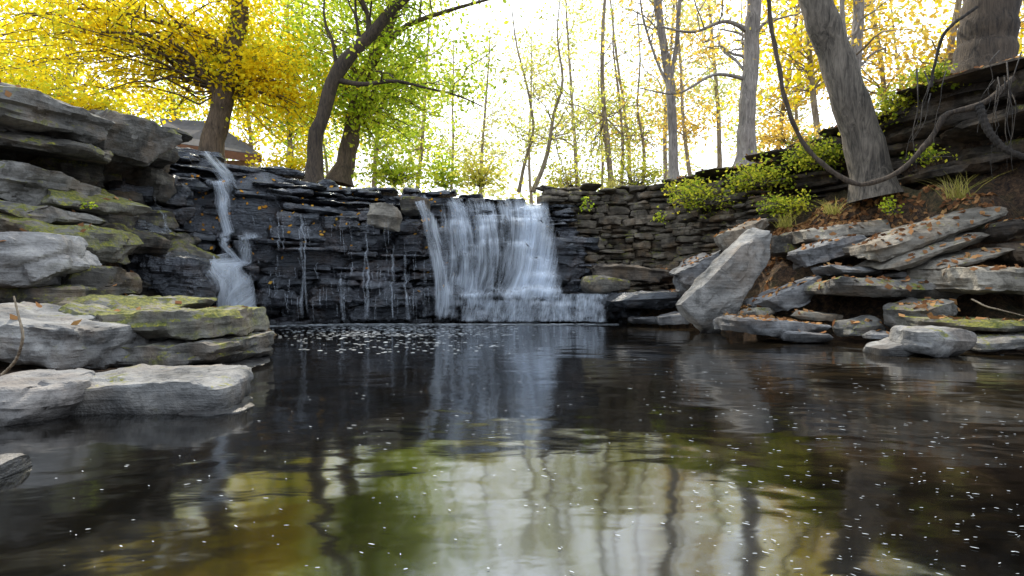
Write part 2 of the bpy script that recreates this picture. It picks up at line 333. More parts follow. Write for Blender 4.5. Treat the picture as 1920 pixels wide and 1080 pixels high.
# ------------------------------------------------------------ terrain
ctrl = np.array([
 (0,3,-.5),(0,6,-.5),(0,9,-.5),(-1,10,-.5),(-3,9.3,-.45),(1.5,10,-.4),(1.5,7,-.5),(2.6,6,-.4),(-1,3,-.5),(-.5,1,-.5),(2,1,-.5),(2,4,-.5),(4,4.5,-.4),(5,3,-.5),(7,3.5,-.4),(0,-4,-.5),(4,-3,-.5),(-3,-4,-.5),(9,0,-.4),(-2,0,-.4),(-1,7,-.5),(-2,8,-.45),(-3.8,9,-.3),(6,4.9,-.25),(3,8,-.3),
 (-2.4,7.2,-.3),(-1.3,5,-.4),(-1.2,4,-.4),(2.3,10.2,-.4),(2.6,9.4,-.4),
 (-2,3.6,-.1),(-2.6,3.5,0),(-2.3,5,-0.2),(-3,5.3,.1),(-3.4,4.4,.05),(-3.6,6.5,.3),(-4.2,7.5,.4),(-4.4,5.5,.4),(-4.6,8.3,.4),(-5.3,7,.7),(-6.6,6,1.5),(-7.2,5,1.8),(-7,8,2.9),(-6.6,9.2,3.0),(-8,6.5,2.8),(-9,8,3.0),(-9,4,2.8),(-6,3,1.0),(-4,2.5,.3),(-3,1.5,-.1),(-8,1,2.2),(-10,-3,3),(-6,11,2.7),(-5,-3,.6),
 (-4.5,11.6,2.6),(-3,12.6,2.4),(-1,12.8,2.25),(.5,13,2.2),(-5,14,2.9),(-2,15,2.5),(1.5,14,2.5),(-8,12,3.0),(-9,15,3.2),
 (-4,11.3,2.3),(-2.5,12.0,2.2),(-.5,12.4,2.1),(.6,12.6,2.1),
 (2,13.3,2.75),(3.3,13.4,2.85),(4.4,13,3.0),(4.9,12.2,3.0),(5.6,11.5,3.2),(6,13,3.5),(6.4,10.7,3.4),(7,9.9,3.7),(7.4,8.8,3.95),(7.8,7.6,4.0),(8.5,6,4.0),(9,10,4.3),(9,13,4.4),(11,8,4.8),(12,3,4.5),(10,4,4.0),(9.3,2.5,1.2),
 (1.6,11.6,-.1),(2.6,11.5,.3),(3.2,11.0,.6),(3.5,10.4,.7),(3.1,9.8,-.1),(3.6,9.2,.3),(4.1,9.8,1.2),(4.4,10.6,1.9),(4.7,9.6,1.7),(5.4,9.4,2.1),(5.8,8.9,2.25),(5.2,8.7,1.6),(6.1,8.2,2.1),(6.3,7.6,1.9),(5.6,8.0,1.15),(4.4,8.8,1.0),(5.0,8.2,.7),(3.9,8.4,.4),(4.4,7.9,.15),(5.5,7.4,.15),(6.5,7.0,.3),(7.0,6.2,1.1),(3.7,7.4,-.02),(4.6,6.8,-.04),(5.6,6.2,-.02),(6.8,5.8,.1),(3.3,6.9,-.15),(7.6,5,1.3),
], float)
def sdist(x, y, path):
    best = np.full(len(x), 1e9); sg = np.zeros(len(x)); zb = np.zeros(len(x)); ins = np.zeros(len(x), bool)
    P = np.array(path, float)
    for k in range(len(P)-1):
        a = P[k]; b = P[k+1]; d = b[:2]-a[:2]; L2 = d@d; u = ((x-a[0])*d[0]+(y-a[1])*d[1])/L2
        raw_in = ((u >= 0) | (k > 0)) & ((u <= 1) | (k < len(P)-2)); uc = np.clip(u, 0, 1)
        dx = x-(a[0]+d[0]*uc); dy = y-(a[1]+d[1]*uc); dist = np.hypot(dx, dy); n = np.array([d[1], -d[0]])
        s = np.sign(dx*n[0]+dy*n[1]); m = dist < best
        best[m] = dist[m]; sg[m] = s[m]; zb[m] = (a[2]+(b[2]-a[2])*uc)[m]; ins[m] = raw_in[m]
    return best*sg, zb, ins
def terr(x, y):
    x = np.atleast_1d(np.asarray(x, float)); y = np.atleast_1d(np.asarray(y, float)); out = np.zeros(len(x))
    for a in range(0, len(x), 20000):
        X = x[a:a+20000]; Y = y[a:a+20000]
        d2 = (X[:,None]-ctrl[None,:,0])**2+(Y[:,None]-ctrl[None,:,1])**2+.01
        w = d2**-2.2; out[a:a+20000] = (w*ctrl[None,:,2]).sum(1)/w.sum(1)
    far = np.clip(2.6+.11*(y-13), 2.2, 9)+np.clip((np.abs(x)-12)*.05, 0, 6)+np.where(x > 4, np.clip((x-4)*.15, 0, 1.2), 0)
    k = np.clip((y-14.5)/5, 0, 1); k = k*k*(3-2*k)
    z = out*(1-k)+far*k
    P = np.stack([x, y, 0*x], 1)
    z = z+fbm(P*1.1, 4, 4)*.07*np.clip(.35+z*.4, .2, 1)
    for path, bk, fr, add in ((wf_path, 1.0, 1.6, -.3), (dw_path, .45, .35, .05), (rl_path, .55, .25, .05), (lc_path, .7, .1, .1)):
        d, zb, ins = sdist(x, y, path); m = ins & (d > -bk) & (d < fr); z[m] = np.minimum(z[m], (zb+add)[m])
    return z
xs = np.r_[-300,-150,-80,-50,-35,-25,-18, np.arange(-14,16,.16), 18,25,35,50,80,150,300]
ys = np.r_[-80,-40,-20,-12, np.arange(-8,2,.4), np.arange(2,20,.16), 22, 24,28,34,42,55,80,140,300]
X, Y = np.meshgrid(xs, ys, indexing='ij'); Z = terr(X.ravel(), Y.ravel())
i = np.arange(len(xs)-1)[:,None]*len(ys); j = np.arange(len(ys)-1)[None,:]
F = np.stack([i+j, i+len(ys)+j, i+len(ys)+j+1, i+j+1], -1).reshape(-1,4)
tag(obj('ground', mesh_np('ground', np.stack([X.ravel(), Y.ravel(), Z], 1), F), M['soil']), kind='structure')
mb = MB(); mb.add([(-40,-60,0),(40,-60,0),(40,12.4,0),(-40,12.4,0)], [(0,1,2,3)])
tag(mb.build('pool_water', M['water']), kind='structure')

# ------------------------------------------------------------ block walls
def path_fn(path):
    P = np.array(path, float); d = np.r_[0, np.cumsum(np.linalg.norm(np.diff(P[:,:2], axis=0), axis=1))]
    def f(s):
        q = np.array([np.interp(s, d, P[:,k]) for k in range(P.shape[1])])
        e = .25; a = np.array([np.interp(s-e, d, P[:,k]) for k in (0,1)]); b = np.array([np.interp(s+e, d, P[:,k]) for k in (0,1)])
        t_ = (b-a)/np.linalg.norm(b-a+1e-9); return q, t_, np.array([t_[1], -t_[0]])
    return f, d[-1]
def block_wall(mb, path, prof, seed, th, wd, jit, depth=.7, res=.055, rough=.06, jz=.02, chops=4, vmax=1.0, strata=.012, jh=0.0, tilt=1.0):
    rng = np.random.default_rng(seed); f, L = path_fn(path)
    H = max(p[3]-p[2] for p in path); v = 0; sd_ = seed*100
    while v < vmax:
        h = (th[0]+(th[1]-th[0])*rng.random()**1.5)/H; s = rng.uniform(-.4, 0)
        if v > .86: h = min(h, .16/H)
        while s < L:
            wdt = rng.uniform(*wd); q, t_, n = f(min(max(s+wdt/2, 0), L))
            HH = q[3]-q[2]; hh = h*HH*1.04
            vm = v+h/2+.012*math.sin(s*1.3+seed)+rng.normal(0, jz)/H
            off = prof(vm, s)+rng.normal(0, jit)
            hs = rng.uniform(.9,1.12)*(1+jh*rng.random()**3*(v < .8))
            sd_ += 1
            V, F = rock_np((wdt*1.02, depth, max(hh, .05)*hs), sd_, res, chops, rough, strata=strata, st=.05, rnd=10, cut=(.93,1.15))
            V = V@rotm(rng.normal(0,.05), rng.normal(0,.04)*tilt, rng.normal(0,.10)).T
            c = np.array([q[0], q[1]])+n*(off-depth/2)
            W = np.zeros_like(V)
            W[:,0] = c[0]+V[:,0]*t_[0]-V[:,1]*n[0]; W[:,1] = c[1]+V[:,0]*t_[1]-V[:,1]*n[1]
            W[:,2] = q[2]+vm*HH+V[:,2]
            mb.add(W, F); s += wdt
        v += h
    ss = np.linspace(0, L, 40); vv = np.linspace(0, min(vmax,.97), 12); G = []
    for s in ss:
        q, t_, n = f(s)
        for b in vv:
            c = q[:2]+n*(prof(b, s)-depth*.4); G.append((c[0], c[1], q[2]+b*(q[3]-q[2])))
    i = np.arange(39)[:,None]*12; j = np.arange(11)[None,:]
    mb.add(G, np.stack([i+j, i+12+j, i+13+j, i+j+1], -1).reshape(-1,4))

def wf_prof(v, s):
    o = -.75*max(0, (v-.70)/.3)**1.0
    if v < .16: o -= .28
    if .2 < v < .34: o += .12
    return o+.14*math.sin(s*1.9+v*4)+.08*math.sin(s*4.3-v*9)
mb = MB(); block_wall(mb, wf_path, wf_prof, 14, (.07,.34), (.3,1.3), .10, res=.048, rough=.17, strata=.045, jz=.02, jh=.8, chops=9, tilt=.7)
tag(mb.build('waterfall_cliff', M['wet'], sharp=32), 'wet black layered rock face that the waterfall runs over', 'cliff')
mb = MB(); block_wall(mb, dw_path, lambda v, s: .25*(1-v)+.05*math.sin(s*3), 23, (.06,.17), (.16,.62), .05, depth=.5, res=.05, rough=.14, jh=.5)
tag(mb.build('stacked_stone_wall', M['wall'], sharp=32), 'brown grey stacked stone wall between the waterfall and the right bank', 'stone wall')
def lc_prof(v, s):
    if v > .74: return .12
    if v > .55: return -.16
    return (.55-v)*1.7-.1
mb = MB(); block_wall(mb, lc_path, lc_prof, 37, (.16,.45), (.45,1.2), .16, depth=1.1, res=.055, rough=.15, strata=.03, jh=.5, chops=9)
tag(mb.build('rock_outcrop', M['cliff'], sharp=32), 'shaded mossy layered rock outcrop at the left of the waterfall', 'rock outcrop')
mb = MB(); block_wall(mb, rl_path, lambda v, s: -.45+.8*v+.12*math.sin(s*2.3), 53, (.22,.6), (.7,2.0), .15, depth=1.0, res=.055, rough=.15, strata=.05, jz=.04, jh=.4, chops=9)
tag(mb.build('overhanging_rock_ledge', M['ledge'], sharp=32), 'dark overhanging rock ledge topping the steep right bank', 'rock ledge')
mb = MB(); block_wall(mb, [(-1.0,10.85,-.15,.5),(0,10.65,-.15,.52),(1.0,10.55,-.15,.5),(1.85,10.7,-.15,.48),(2.6,11.0,-.15,.5)], lambda v, s: .22*v-.08+.08*math.sin(s*2.7), 63, (.14,.24), (.3,.8), .07, depth=1.2, res=.05, rough=.12)
tag(mb.build('rock_step', M['wet'], sharp=32), 'low wet rock step at the foot of the main waterfall', 'rock step')

# ------------------------------------------------------------ single rocks
def RP(name, label, cx, cy, w, h, Y, dep, roll=0, yaw=0, pitch=0, mat='grey', seed=1, cat='rock', rough=.08, strata=.035, chops=12, rnd=11, res=None, cut=(.84,1.16), st=.06, crack=.04, top=.22, taper=0):
    c = at(cx, cy, Y); d = (w/FPX*Y, dep, h/FPX*Y)
    r = res or max(.014, Y*.0052)
    V, F = rock_np(d, seed, r, chops, rough, strata*min(1, d[2]/.25), st, rnd, cut, crack*min(1, d[2]/.4), top, taper)
    V = V@rotm(R(pitch), R(roll), R(yaw)).T
    o = obj(name, mesh_np(name, V, F, True, 30), M[mat]); o.location = c
    return tag(o, label, cat)
# left side
RP('capping_slab','thick grey cap slab at the upper left edge of the outcrop',10,195,330,94,6.9,1.3,13,-22,0,'somemoss',101,rough=.1,strata=.05,st=.12)
RP('capping_slab','rounded grey cap slab beside the top of the left fall',225,257,180,84,8.2,1.3,7,-18,0,'somemoss',102,rough=.1,strata=.04,st=.12)
RP('capping_slab','thin recessed slab under the thick cap slab at upper left',60,272,320,34,7.0,1.3,9,-15,0,'cliff',103,strata=.05)
RP('rock','mossy block stepping out below the left cap slabs',50,348,170,76,6.7,1.2,8,-10,0,'somemoss',104,rough=.14,strata=.05,st=.12)
RP('rock','wedge of mossy rock ending below the cap slabs',165,375,130,50,7.0,1.1,14,-20,0,'mossy',105,rough=.14,strata=.05,taper=.4)
RP('rock','long mossy slab sloping down behind the pale boulder',120,442,230,74,6.4,1.2,15,-12,0,'mossy',106,rough=.14,strata=.05,st=.12,taper=.3)
RP('rock','flat mossy shelf rock above the sloping mossy slab',60,400,210,42,6.5,1.2,6,-12,0,'somemoss',107,rough=.14,strata=.05)
RP('rock','dark damp block between outcrop and left fall',295,512,180,88,8.6,1.0,4,-10,0,'wet',108,rough=.14,strata=.05,st=.12)
RP('rock','dark shelf rock under the mossy slope, above the damp block',220,447,140,54,8.0,1.2,10,-10,0,'cliff',109,rough=.14,strata=.05)
RP('boulder','pale grey smooth boulder at the left edge',52,486,185,108,5.5,1.0,3,-8,0,'pale',110,rough=.06,strata=.012,rnd=5.5,chops=14,cut=(.85,1.1))
RP('rock','small brown block just right of the pale boulder',185,528,110,60,6.0,.9,3,15,0,'cliff',111,rough=.12)
RP('rock','brown shelf rock beneath the pale boulder',90,548,260,40,5.7,1.0,2,0,0,'cliff',112,rough=.12)
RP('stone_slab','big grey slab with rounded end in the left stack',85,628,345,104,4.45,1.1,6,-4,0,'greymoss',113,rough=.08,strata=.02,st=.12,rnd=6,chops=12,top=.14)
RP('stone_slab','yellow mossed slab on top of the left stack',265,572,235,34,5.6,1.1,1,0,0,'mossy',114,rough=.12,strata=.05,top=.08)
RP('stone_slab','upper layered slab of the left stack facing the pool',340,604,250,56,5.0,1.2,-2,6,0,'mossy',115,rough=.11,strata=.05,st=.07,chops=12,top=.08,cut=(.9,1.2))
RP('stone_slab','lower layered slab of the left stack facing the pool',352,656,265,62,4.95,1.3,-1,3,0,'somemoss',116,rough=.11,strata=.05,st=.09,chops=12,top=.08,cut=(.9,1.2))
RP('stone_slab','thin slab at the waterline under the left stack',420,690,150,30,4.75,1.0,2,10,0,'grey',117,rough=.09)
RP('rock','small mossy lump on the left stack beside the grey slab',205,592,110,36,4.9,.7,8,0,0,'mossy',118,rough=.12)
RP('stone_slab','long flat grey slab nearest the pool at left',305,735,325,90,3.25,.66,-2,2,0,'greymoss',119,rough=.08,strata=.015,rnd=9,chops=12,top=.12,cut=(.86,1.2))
RP('stone_slab','blunt bluish grey slab at the left picture edge',66,750,200,98,3.0,.66,2,-3,0,'grey',120,rough=.08,strata=.015,rnd=9,chops=12,top=.12,cut=(.86,1.2))
RP('rock','small dark wet rock in the lower left corner',-28,888,80,54,1.95,.28,10,0,0,'grey',121,rough=.08,res=.012)
RP('rock','low wet stone just off the tip of the long slab',410,768,110,16,3.05,.3,0,0,0,'grey',122,rough=.08)
RP('rock','tan grey block lodged on the face between the falls',722,408,60,54,10.3,.6,4,8,0,'tan',123,rough=.08)
RP('rock','rounded dark stone on the crest right of the tan block',778,388,55,34,10.6,.6,0,8,0,'cliff',124,rough=.08,rnd=4)
# right side
RP('boulder','rounded olive boulder at the foot of the stacked wall',1135,533,90,38,10.45,.7,2,0,0,'cliff',131,rough=.06,strata=0,rnd=3.5,chops=3,crack=0)
RP('stone_slab','flat dark slab behind the rounded olive boulder',1185,515,150,34,10.9,1.0,4,0,0,'ledge',132)
RP('stone_slab','broad dark slab running under the round boulder towards the leaning slab',1215,562,190,38,10.2,1.3,-2,0,0,'wet',133)
RP('boulder','grey boulder leaning behind the big tilted slab',1312,508,100,62,9.4,.6,-28,0,0,'grey',134)
RP('rock','pointed grey rock behind the top of the tilted slab',1392,440,95,56,9.2,.5,-35,0,0,'tan',135,taper=.5)
RP('leaning_slab','big pale slab leaning up out of the pool on the right',1368,518,222,108,8.3,.45,-50,12,0,'slab',136,rough=.07,strata=.02,rnd=12,chops=9,cut=(.9,1.18),crack=.03,top=.12,taper=.45)
RP('stone_slab','short grey slab tilted against the leaf litter bank',1470,555,128,42,8.0,.7,-22,0,0,'grey',137,top=.08)
RP('stone_slab','flat brown slab half buried in the upper slope',1582,436,165,32,8.4,.8,-6,0,0,'tan',138,top=.08)
RP('stone_slab','long upper slab of the tilted pair on the right bank',1724,437,265,40,7.6,.9,-17,5,0,'tan',139,strata=.03,top=.08)
RP('stone_slab','long lower slab of the tilted pair on the right bank',1724,472,205,28,7.4,.8,-18,5,0,'tan',140,strata=.03,top=.08)
RP('stone_slab','thin slab pointing right below the tilted pair',1805,482,185,20,7.2,.8,-12,0,0,'tan',141,top=.08)
RP('stone_slab','small flat slab in the leaf litter left of the tilted pair',1590,508,105,20,7.7,.6,3,0,0,'grey',142)
RP('stone_slab','little flat stone among leaves below the tilted pair',1690,518,70,16,7.5,.5,2,0,0,'grey',143)
RP('rock_ledge_block','wide ledge slab roofing the black hollow on the right',1640,540,240,38,7.5,1.5,1,0,0,'somemoss',144,strata=.04,top=.08)
RP('rock_ledge_block','thick ledge slab at the right picture edge',1850,528,230,56,6.9,1.5,3,0,0,'tan',145,rough=.11,strata=.05,top=.08)
RP('rock','grey chunk wedged at the left end of the hollow',1545,470,115,46,8.1,.7,-14,0,0,'grey',146,rough=.12)
RP('rock','dark block behind the slabs near the big trunk',1490,462,85,54,8.9,.6,6,0,0,'cliff',147,rough=.12)
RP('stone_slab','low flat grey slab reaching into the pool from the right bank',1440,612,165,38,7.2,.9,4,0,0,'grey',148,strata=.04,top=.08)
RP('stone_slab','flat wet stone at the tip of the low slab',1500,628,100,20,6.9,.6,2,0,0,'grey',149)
RP('rock','small rock standing in shallow water near the hollow',1608,610,75,32,6.9,.4,-8,0,0,'somemoss',150,rough=.1)
RP('rock','pointed grey rock in front of the black hollow',1728,584,105,54,6.6,.5,-14,20,0,'somemoss',151,rough=.1,rnd=5,taper=.3)
RP('boulder','rounded mottled boulder at the waterline on the right',1745,638,128,68,5.5,.5,4,0,0,'greymoss',152,rough=.07,strata=.01,rnd=3.6,chops=8)
RP('rock','low rock against the left of the rounded mottled boulder',1675,650,80,28,5.6,.4,-14,0,0,'greymoss',153)
RP('stone_slab','yellow mossed slab above the mottled boulder',1830,608,220,26,6.2,.9,2,0,0,'mossy',154,top=.08)
RP('stone_slab','brown wet slab at the right edge by the water',1880,636,190,28,5.9,.8,-3,0,0,'somemoss',155,top=.08)
RP('rock','tiny wet rock left of the leaning slab foot',1262,597,60,22,9.4,.4,-5,0,0,'grey',156)
RP('rock','tiny pale rock nearest the falls on the right shore',1212,599,60,16,9.8,.4,0,0,0,'grey',157)
RP('rock','squat stone under the right picture edge ledge slab',1905,470,110,44,7.2,.9,-6,0,0,'ledge',158)
RP('rock','half buried stone right of the tilted pair',1880,430,90,38,7.3,.8,-10,0,0,'ledge',159)
RP('rock','grey stone in the leaf slope left of the long tilted pair',1590,470,74,28,8.0,.5,-8,0,0,'tan',160)
RP('rock','small angular stone on the shore behind the low flat grey slab',1415,588,70,28,7.9,.4,-12,0,0,'tan',161)
RP('rock','flat chip of stone right of the short tilted slab',1530,592,80,18,7.4,.4,4,0,0,'tan',162)
RP('rock','small stone at the waterline below the yellow mossed slab',1650,628,50,14,6.2,.3,0,0,0,'grey',163)

# ------------------------------------------------------------ what lies there, for draping and scattering
bpy.context.view_layer.update(); dg = bpy.context.evaluated_depsgraph_get(); sc = bpy.context.scene
def drop(x, y, z=6.0):
    ok, loc, nor, idx, ob, mt = sc.ray_cast(dg, Vector((x, y, z)), Vector((0,0,-1)))
    return (loc, nor, ob) if ok else None
def face_y(x, z, dflt, y0=7.0):
    ok, loc, nor, idx, ob, mt = sc.ray_cast(dg, Vector((x, y0, z)), Vector((0,1,0)), distance=6.5)
    return loc.y if ok else dflt
PL = []; NL = []
rng = np.random.default_rng(18)
for k in range(24000):
    if k % 12: x = rng.uniform(2.8,7.8); y = rng.uniform(6.0,12)
    else: x = rng.uniform(-6,-2); y = rng.uniform(4,9)
    r = drop(x, y)
    if r and r[0].z > .1 and r[1].z > .25:
        if r[2].name.split('.')[0] == 'leaning_slab': continue
        if r[2].name.split('.')[0] != 'ground' and rng.random() > (.12 if x > 0 else .03): continue
        PL.append(r[0]+r[1]*.012); NL.append(r[1])
def leafq(P, Nn, size, rng, tilt=.35):
    P = np.asarray(P, float); N = len(P); Nn = np.asarray(Nn, float)+rng.normal(0, tilt, (N,3)); Nn /= np.linalg.norm(Nn, axis=1)[:,None]
    A = np.cross(Nn, rng.normal(0,1,(N,3))); A /= np.linalg.norm(A, axis=1)[:,None]; B = np.cross(Nn, A)
    s = (size*rng.uniform(.6,1.3,N))[:,None]
    V = np.stack([P-A*s*.5, P+B*s*.36+A*s*.05, P+A*s*.55, P-B*s*.36+A*s*.05], 1).reshape(-1,3)
    return V, np.arange(4*N).reshape(-1,4)
LV, LF = leafq(PL, NL, .085, rng, .45)
PL = []; NL = []
for k in range(700):
    px = rng.uniform(330,900); py = rng.uniform(330,580) if k % 3 == 0 else rng.uniform(330,440)
    dv = Vector(at(px, py, 1.0)-np.array([0,0,CH])).normalized()
    ok, loc, nor, idx, ob, mt = sc.ray_cast(dg, Vector((0,0,CH)), dv)
    if ok and ob.name.startswith('waterfall_cliff') and (nor.z > -.1) and rng.random() < .4: PL.append(loc+nor*.012); NL.append(nor)
OV, OF = leafq(PL, NL, .07, rng, .2)

# ------------------------------------------------------------ falling water, draped down the rock it runs over
rngw = np.random.default_rng(5)
def sheet(mb_data, prof, nu=26, nv=44, fold=.03, seed=0, uo=0, es=3.2, gap=.03, drape=True):
    """prof rows: px left, px right, py, depth. Each column clings to the rock and falls free below a lip."""
    P = smoothpath(np.array(prof, float), nv)
    for pas in range(2 if drape else 1):
        G = np.zeros((nv, nu, 3)); UV = []; E = []
        for b in range(nv):
            l = at(P[b,0], P[b,2], P[b,3]); r = at(P[b,1], P[b,2], P[b,3]); vv = b/(nv-1)
            for a in range(nu):
                u = a/(nu-1); G[b,a] = l+(r-l)*u
                eu = min(1, u*es, (1-u)*es); eu = eu*eu*(3-2*eu)
                UV.append((u*np.linalg.norm(r-l)+uo, vv*3+uo)); E.append(eu*min(1, vv*8+.25)*min(1, (1-vv)*8+.4))
        if drape:
            D = np.zeros((nv, nu))
            for b in range(nv):
                for a in range(nu):
                    hit = face_y(G[b,a,0], G[b,a,2], G[b,a,1], P[b,3]-.7); hit = min(max(hit, P[b,3]-.45), P[b,3]+.7)
                    D[b,a] = hit-gap
            for b in range(1, nv):
                dz = abs(G[b,:,2]-G[b-1,:,2]); D[b] = np.minimum(D[b], D[b-1]+dz*.25)
            D[:,1:-1] = (D[:,:-2]+D[:,2:]+2*D[:,1:-1])/4
            if pas == 0: P[:,3] = np.convolve(np.pad(np.median(D, axis=1), 4, mode='edge'), np.ones(9)/9, 'valid')
            else: G[:,:,1] = D-gap*.5
    V = G.reshape(-1,3); UV = np.array(UV)
    Q = np.stack([UV[:,0]*7, UV[:,1]*.4, UV[:,0]*0+seed], 1)
    V[:,1] += fbm(Q, seed, 3)*fold-fold
    i = np.arange(nv-1)[:,None]*nu; j = np.arange(nu-1)[None,:]
    F = np.stack([i+j, i+j+1, i+nu+j+1, i+nu+j], -1).reshape(-1,4)
    mb_data.append((V, F, UV, np.array(E)))
def fall(name, label, sheets, mat='fall'):
    V = []; F = []; U = []; E = []; n = 0
    for v, f, u, e in sheets: V.append(v); F.append(f+n); U.append(u); E.append(e); n += len(v)
    V = np.concatenate(V); F = np.concatenate(F); U = np.concatenate(U); E = np.concatenate(E)
    me = mesh_np(name, V, F); uvl = me.uv_layers.new(name='UVMap')
    uvl.data.foreach_set('uv', U[F.ravel()].ravel().astype(np.float32))
    at_ = me.attributes.new('edge', 'FLOAT', 'POINT'); at_.data.foreach_set('value', E.astype(np.float32))
    return tag(obj(name, me, M[mat]), label, 'waterfall')
def layered(profs, n=2, jit=3, gap=.03, **k):
    S = []
    for p in profs:
        for q in range(n):
            pp = [(a+rngw.normal(0,jit), b+rngw.normal(0,jit), c, d) for a,b,c,d in p]
            sheet(S, pp, seed=int(rngw.integers(1000)), uo=rngw.uniform(0,30), gap=gap+.05*q, **k)
    return S
T_ = []
T_.append(('waterfall','broad white main waterfall at the right of the ledge', layered([[(908,1042,372,11.7),(912,1052,385,11.2),(912,1064,430,10.9),(905,1078,500,10.75),(880,1098,562,10.6)],[(950,1040,372,11.7),(950,1052,385,11.1),(946,1064,440,10.9),(925,1085,564,10.6)]], 2, es=2.6), 'fall'))
T_.append(('waterfall','stepped white cascade just left of the main waterfall', layered([[(818,880,370,11.6),(824,892,395,11.1),(830,910,450,10.9),(838,925,520,10.8),(830,945,562,10.7)],[(870,945,374,11.6),(872,950,400,11.0),(875,955,500,10.8),(855,970,562,10.6)]], 2, es=2.4), 'fallthin'))
T_.append(('waterfall','faint wide veil of water between the stepped cascade and the main fall', layered([[(795,985,372,11.6),(795,990,400,11.0),(795,995,480,10.8),(790,1000,580,10.6)]], 2, es=4, nu=40), 'veil'))
T_.append(('waterfall','thin stepped trickle left of the stepped cascade', layered([[(772,796,352,11.7),(778,808,385,11.0),(790,828,430,10.8),(800,842,480,10.7),(808,855,540,10.7),(800,885,602,10.6)]], 2), 'fallthin'))
T_.append(('waterfall','low curtain of water spilling off the rock step into the pool', layered([[(838,1020,545,10.6),(834,1022,575,10.4),(828,1026,604,10.35)],[(1028,1148,548,10.5),(1026,1150,575,10.35),(1024,1152,604,10.3)],[(930,1080,552,10.5),(925,1085,604,10.3)]], 2, nu=44, nv=20, es=4), 'fallthin'))
T_.append(('waterfall','tall narrow waterfall at the left end of the ledge', layered([[(362,394,276,10.3),(374,436,305,9.9),(396,452,335,9.6),(406,450,380,9.5),(410,448,440,9.4),(414,452,500,9.3),(410,478,600,9.2)],[(412,442,330,9.6),(414,442,470,9.4),(416,462,600,9.2)],[(440,490,430,9.5),(440,495,600,9.2)]], 2, es=2.2), 'fallthin'))
def trick(px, w_, y0, y1, Y_):
    rows = []; x = px; n_ = max(3, int((y1-y0)/40))
    for q in range(n_+1):
        ww = w_*rngw.uniform(.35,.9)*(1+.5*q/n_); rows.append((x-ww/2, x+ww/2, y0+(y1-y0)*q/n_, Y_)); x += rngw.normal(0, 2.2)
    return rows
for k, (px, w_, y0, y1, Y_, lab) in enumerate([(312,12,362,440,9.0,'short trickle down the dark rock left of the left fall'),(567,14,395,600,10.2,'thin straight trickle midway between left fall and tan block'),(687,15,405,600,10.5,'thin trickle falling just left of the tan block'),(528,10,370,470,10.2,'tiny upper trickle near the middle of the face'),(762,12,470,602,10.6,'faint low trickle right of the tan block'),(640,12,500,602,10.4,'faint low trickle between the two thin trickles'),(736,10,450,600,10.5,'faint trickle running down from under the tan block')]):
    T_.append(('water_trickle', lab, layered([trick(px,w_,y0,y1,Y_), trick(px+3,w_*.6,y0+20,y1,Y_)], 1, jit=1, nu=10, es=2, gap=.02), 'trickle'))
S = []
for k in range(120):
    px = rngw.uniform(470, 860); y0 = rngw.choice([420,480,500,530,545,552])+rngw.normal(0,12); ln = rngw.uniform(15,60); w_ = rngw.uniform(2,5)
    Y_ = 9.5+1.0*min(1,(px-470)/250)
    sheet(S, [(px-w_/2,px+w_/2,y0,Y_),(px-w_/2,px+w_/2,y0+ln*.5,Y_),(px-w_/2,px+w_/2,min(y0+ln,603),Y_)], seed=k, uo=k, nu=5, nv=10, fold=0, es=2)
for nme, lab, S_d, mt_ in T_: fall(nme, lab, S_d, mt_)
o = fall('dripping_water', 'fine drips hanging along the undercut foot of the dark face', S, 'trickle'); o['kind'] = 'stuff'
tag(obj('leaf_litter', mesh_np('leaf_litter', LV, LF, False), M['litter']), 'brown fallen leaves scattered over banks and slabs', 'leaves', kind='stuff')
tag(obj('stuck_leaves', mesh_np('stuck_leaves', OV, OF, False), M['oleaf']), 'orange leaves stuck on the wet waterfall rock', 'leaves', kind='stuff')

# foam flecks drifting on the pool
rng = np.random.default_rng(8); V = []; F = []; n = 0
def fleck(x, y, sx, sy, ang):
    global n
    a = np.arange(6)*math.pi/3+rng.uniform(0,1); c, s = math.cos(ang), math.sin(ang)
    for q in a:
        ex, ey = math.cos(q)*sx*rng.uniform(.7,1.1), math.sin(q)*sy*rng.uniform(.7,1.1); V.append((x+ex*c-ey*s, y+ex*s+ey*c, .004))
    F.append(tuple(range(n, n+6))); n += 6
for k in range(1300):
    Y_ = rng.uniform(5.6,10.2) if k % 3 == 0 else rng.uniform(7.6,10.2); px = rng.normal(740+ (Y_-8)*10, 125); p = at(px, 540, Y_)
    s = rng.uniform(.007,.027); fleck(p[0], Y_, s*1.4, s, rng.uniform(-.3,.3))
for k in range(700):
    Y_ = 1.1+rng.exponential(1.4)
    if Y_ > 6: continue
    px = rng.uniform(480,1950) if k % 2 else rng.uniform(1200,1950)
    if Y_ < 2.2: px = rng.uniform(100,1950) if k % 2 else rng.uniform(1300,1950)
    p = at(px, 540, Y_); s = rng.uniform(.0012,.0032)*(Y_/1.6)**.6
    fleck(p[0], Y_, s*rng.uniform(1.2,4.5), s*.7, rng.normal(-.25,.4))
for k in range(800):
    px = rng.uniform(490,1155); p = at(px, 540, 10.25+rng.uniform(-.35,.1)-.5*max(0,(650-px)/160)); s = rng.uniform(.02,.06); fleck(p[0], p[1], s*1.5, s, 0)
tag(obj('foam_flecks', mesh_np('foam_flecks', V, F, False), M['foam']), 'white foam bubbles and flecks drifting on the dark pool', 'foam', kind='stuff')

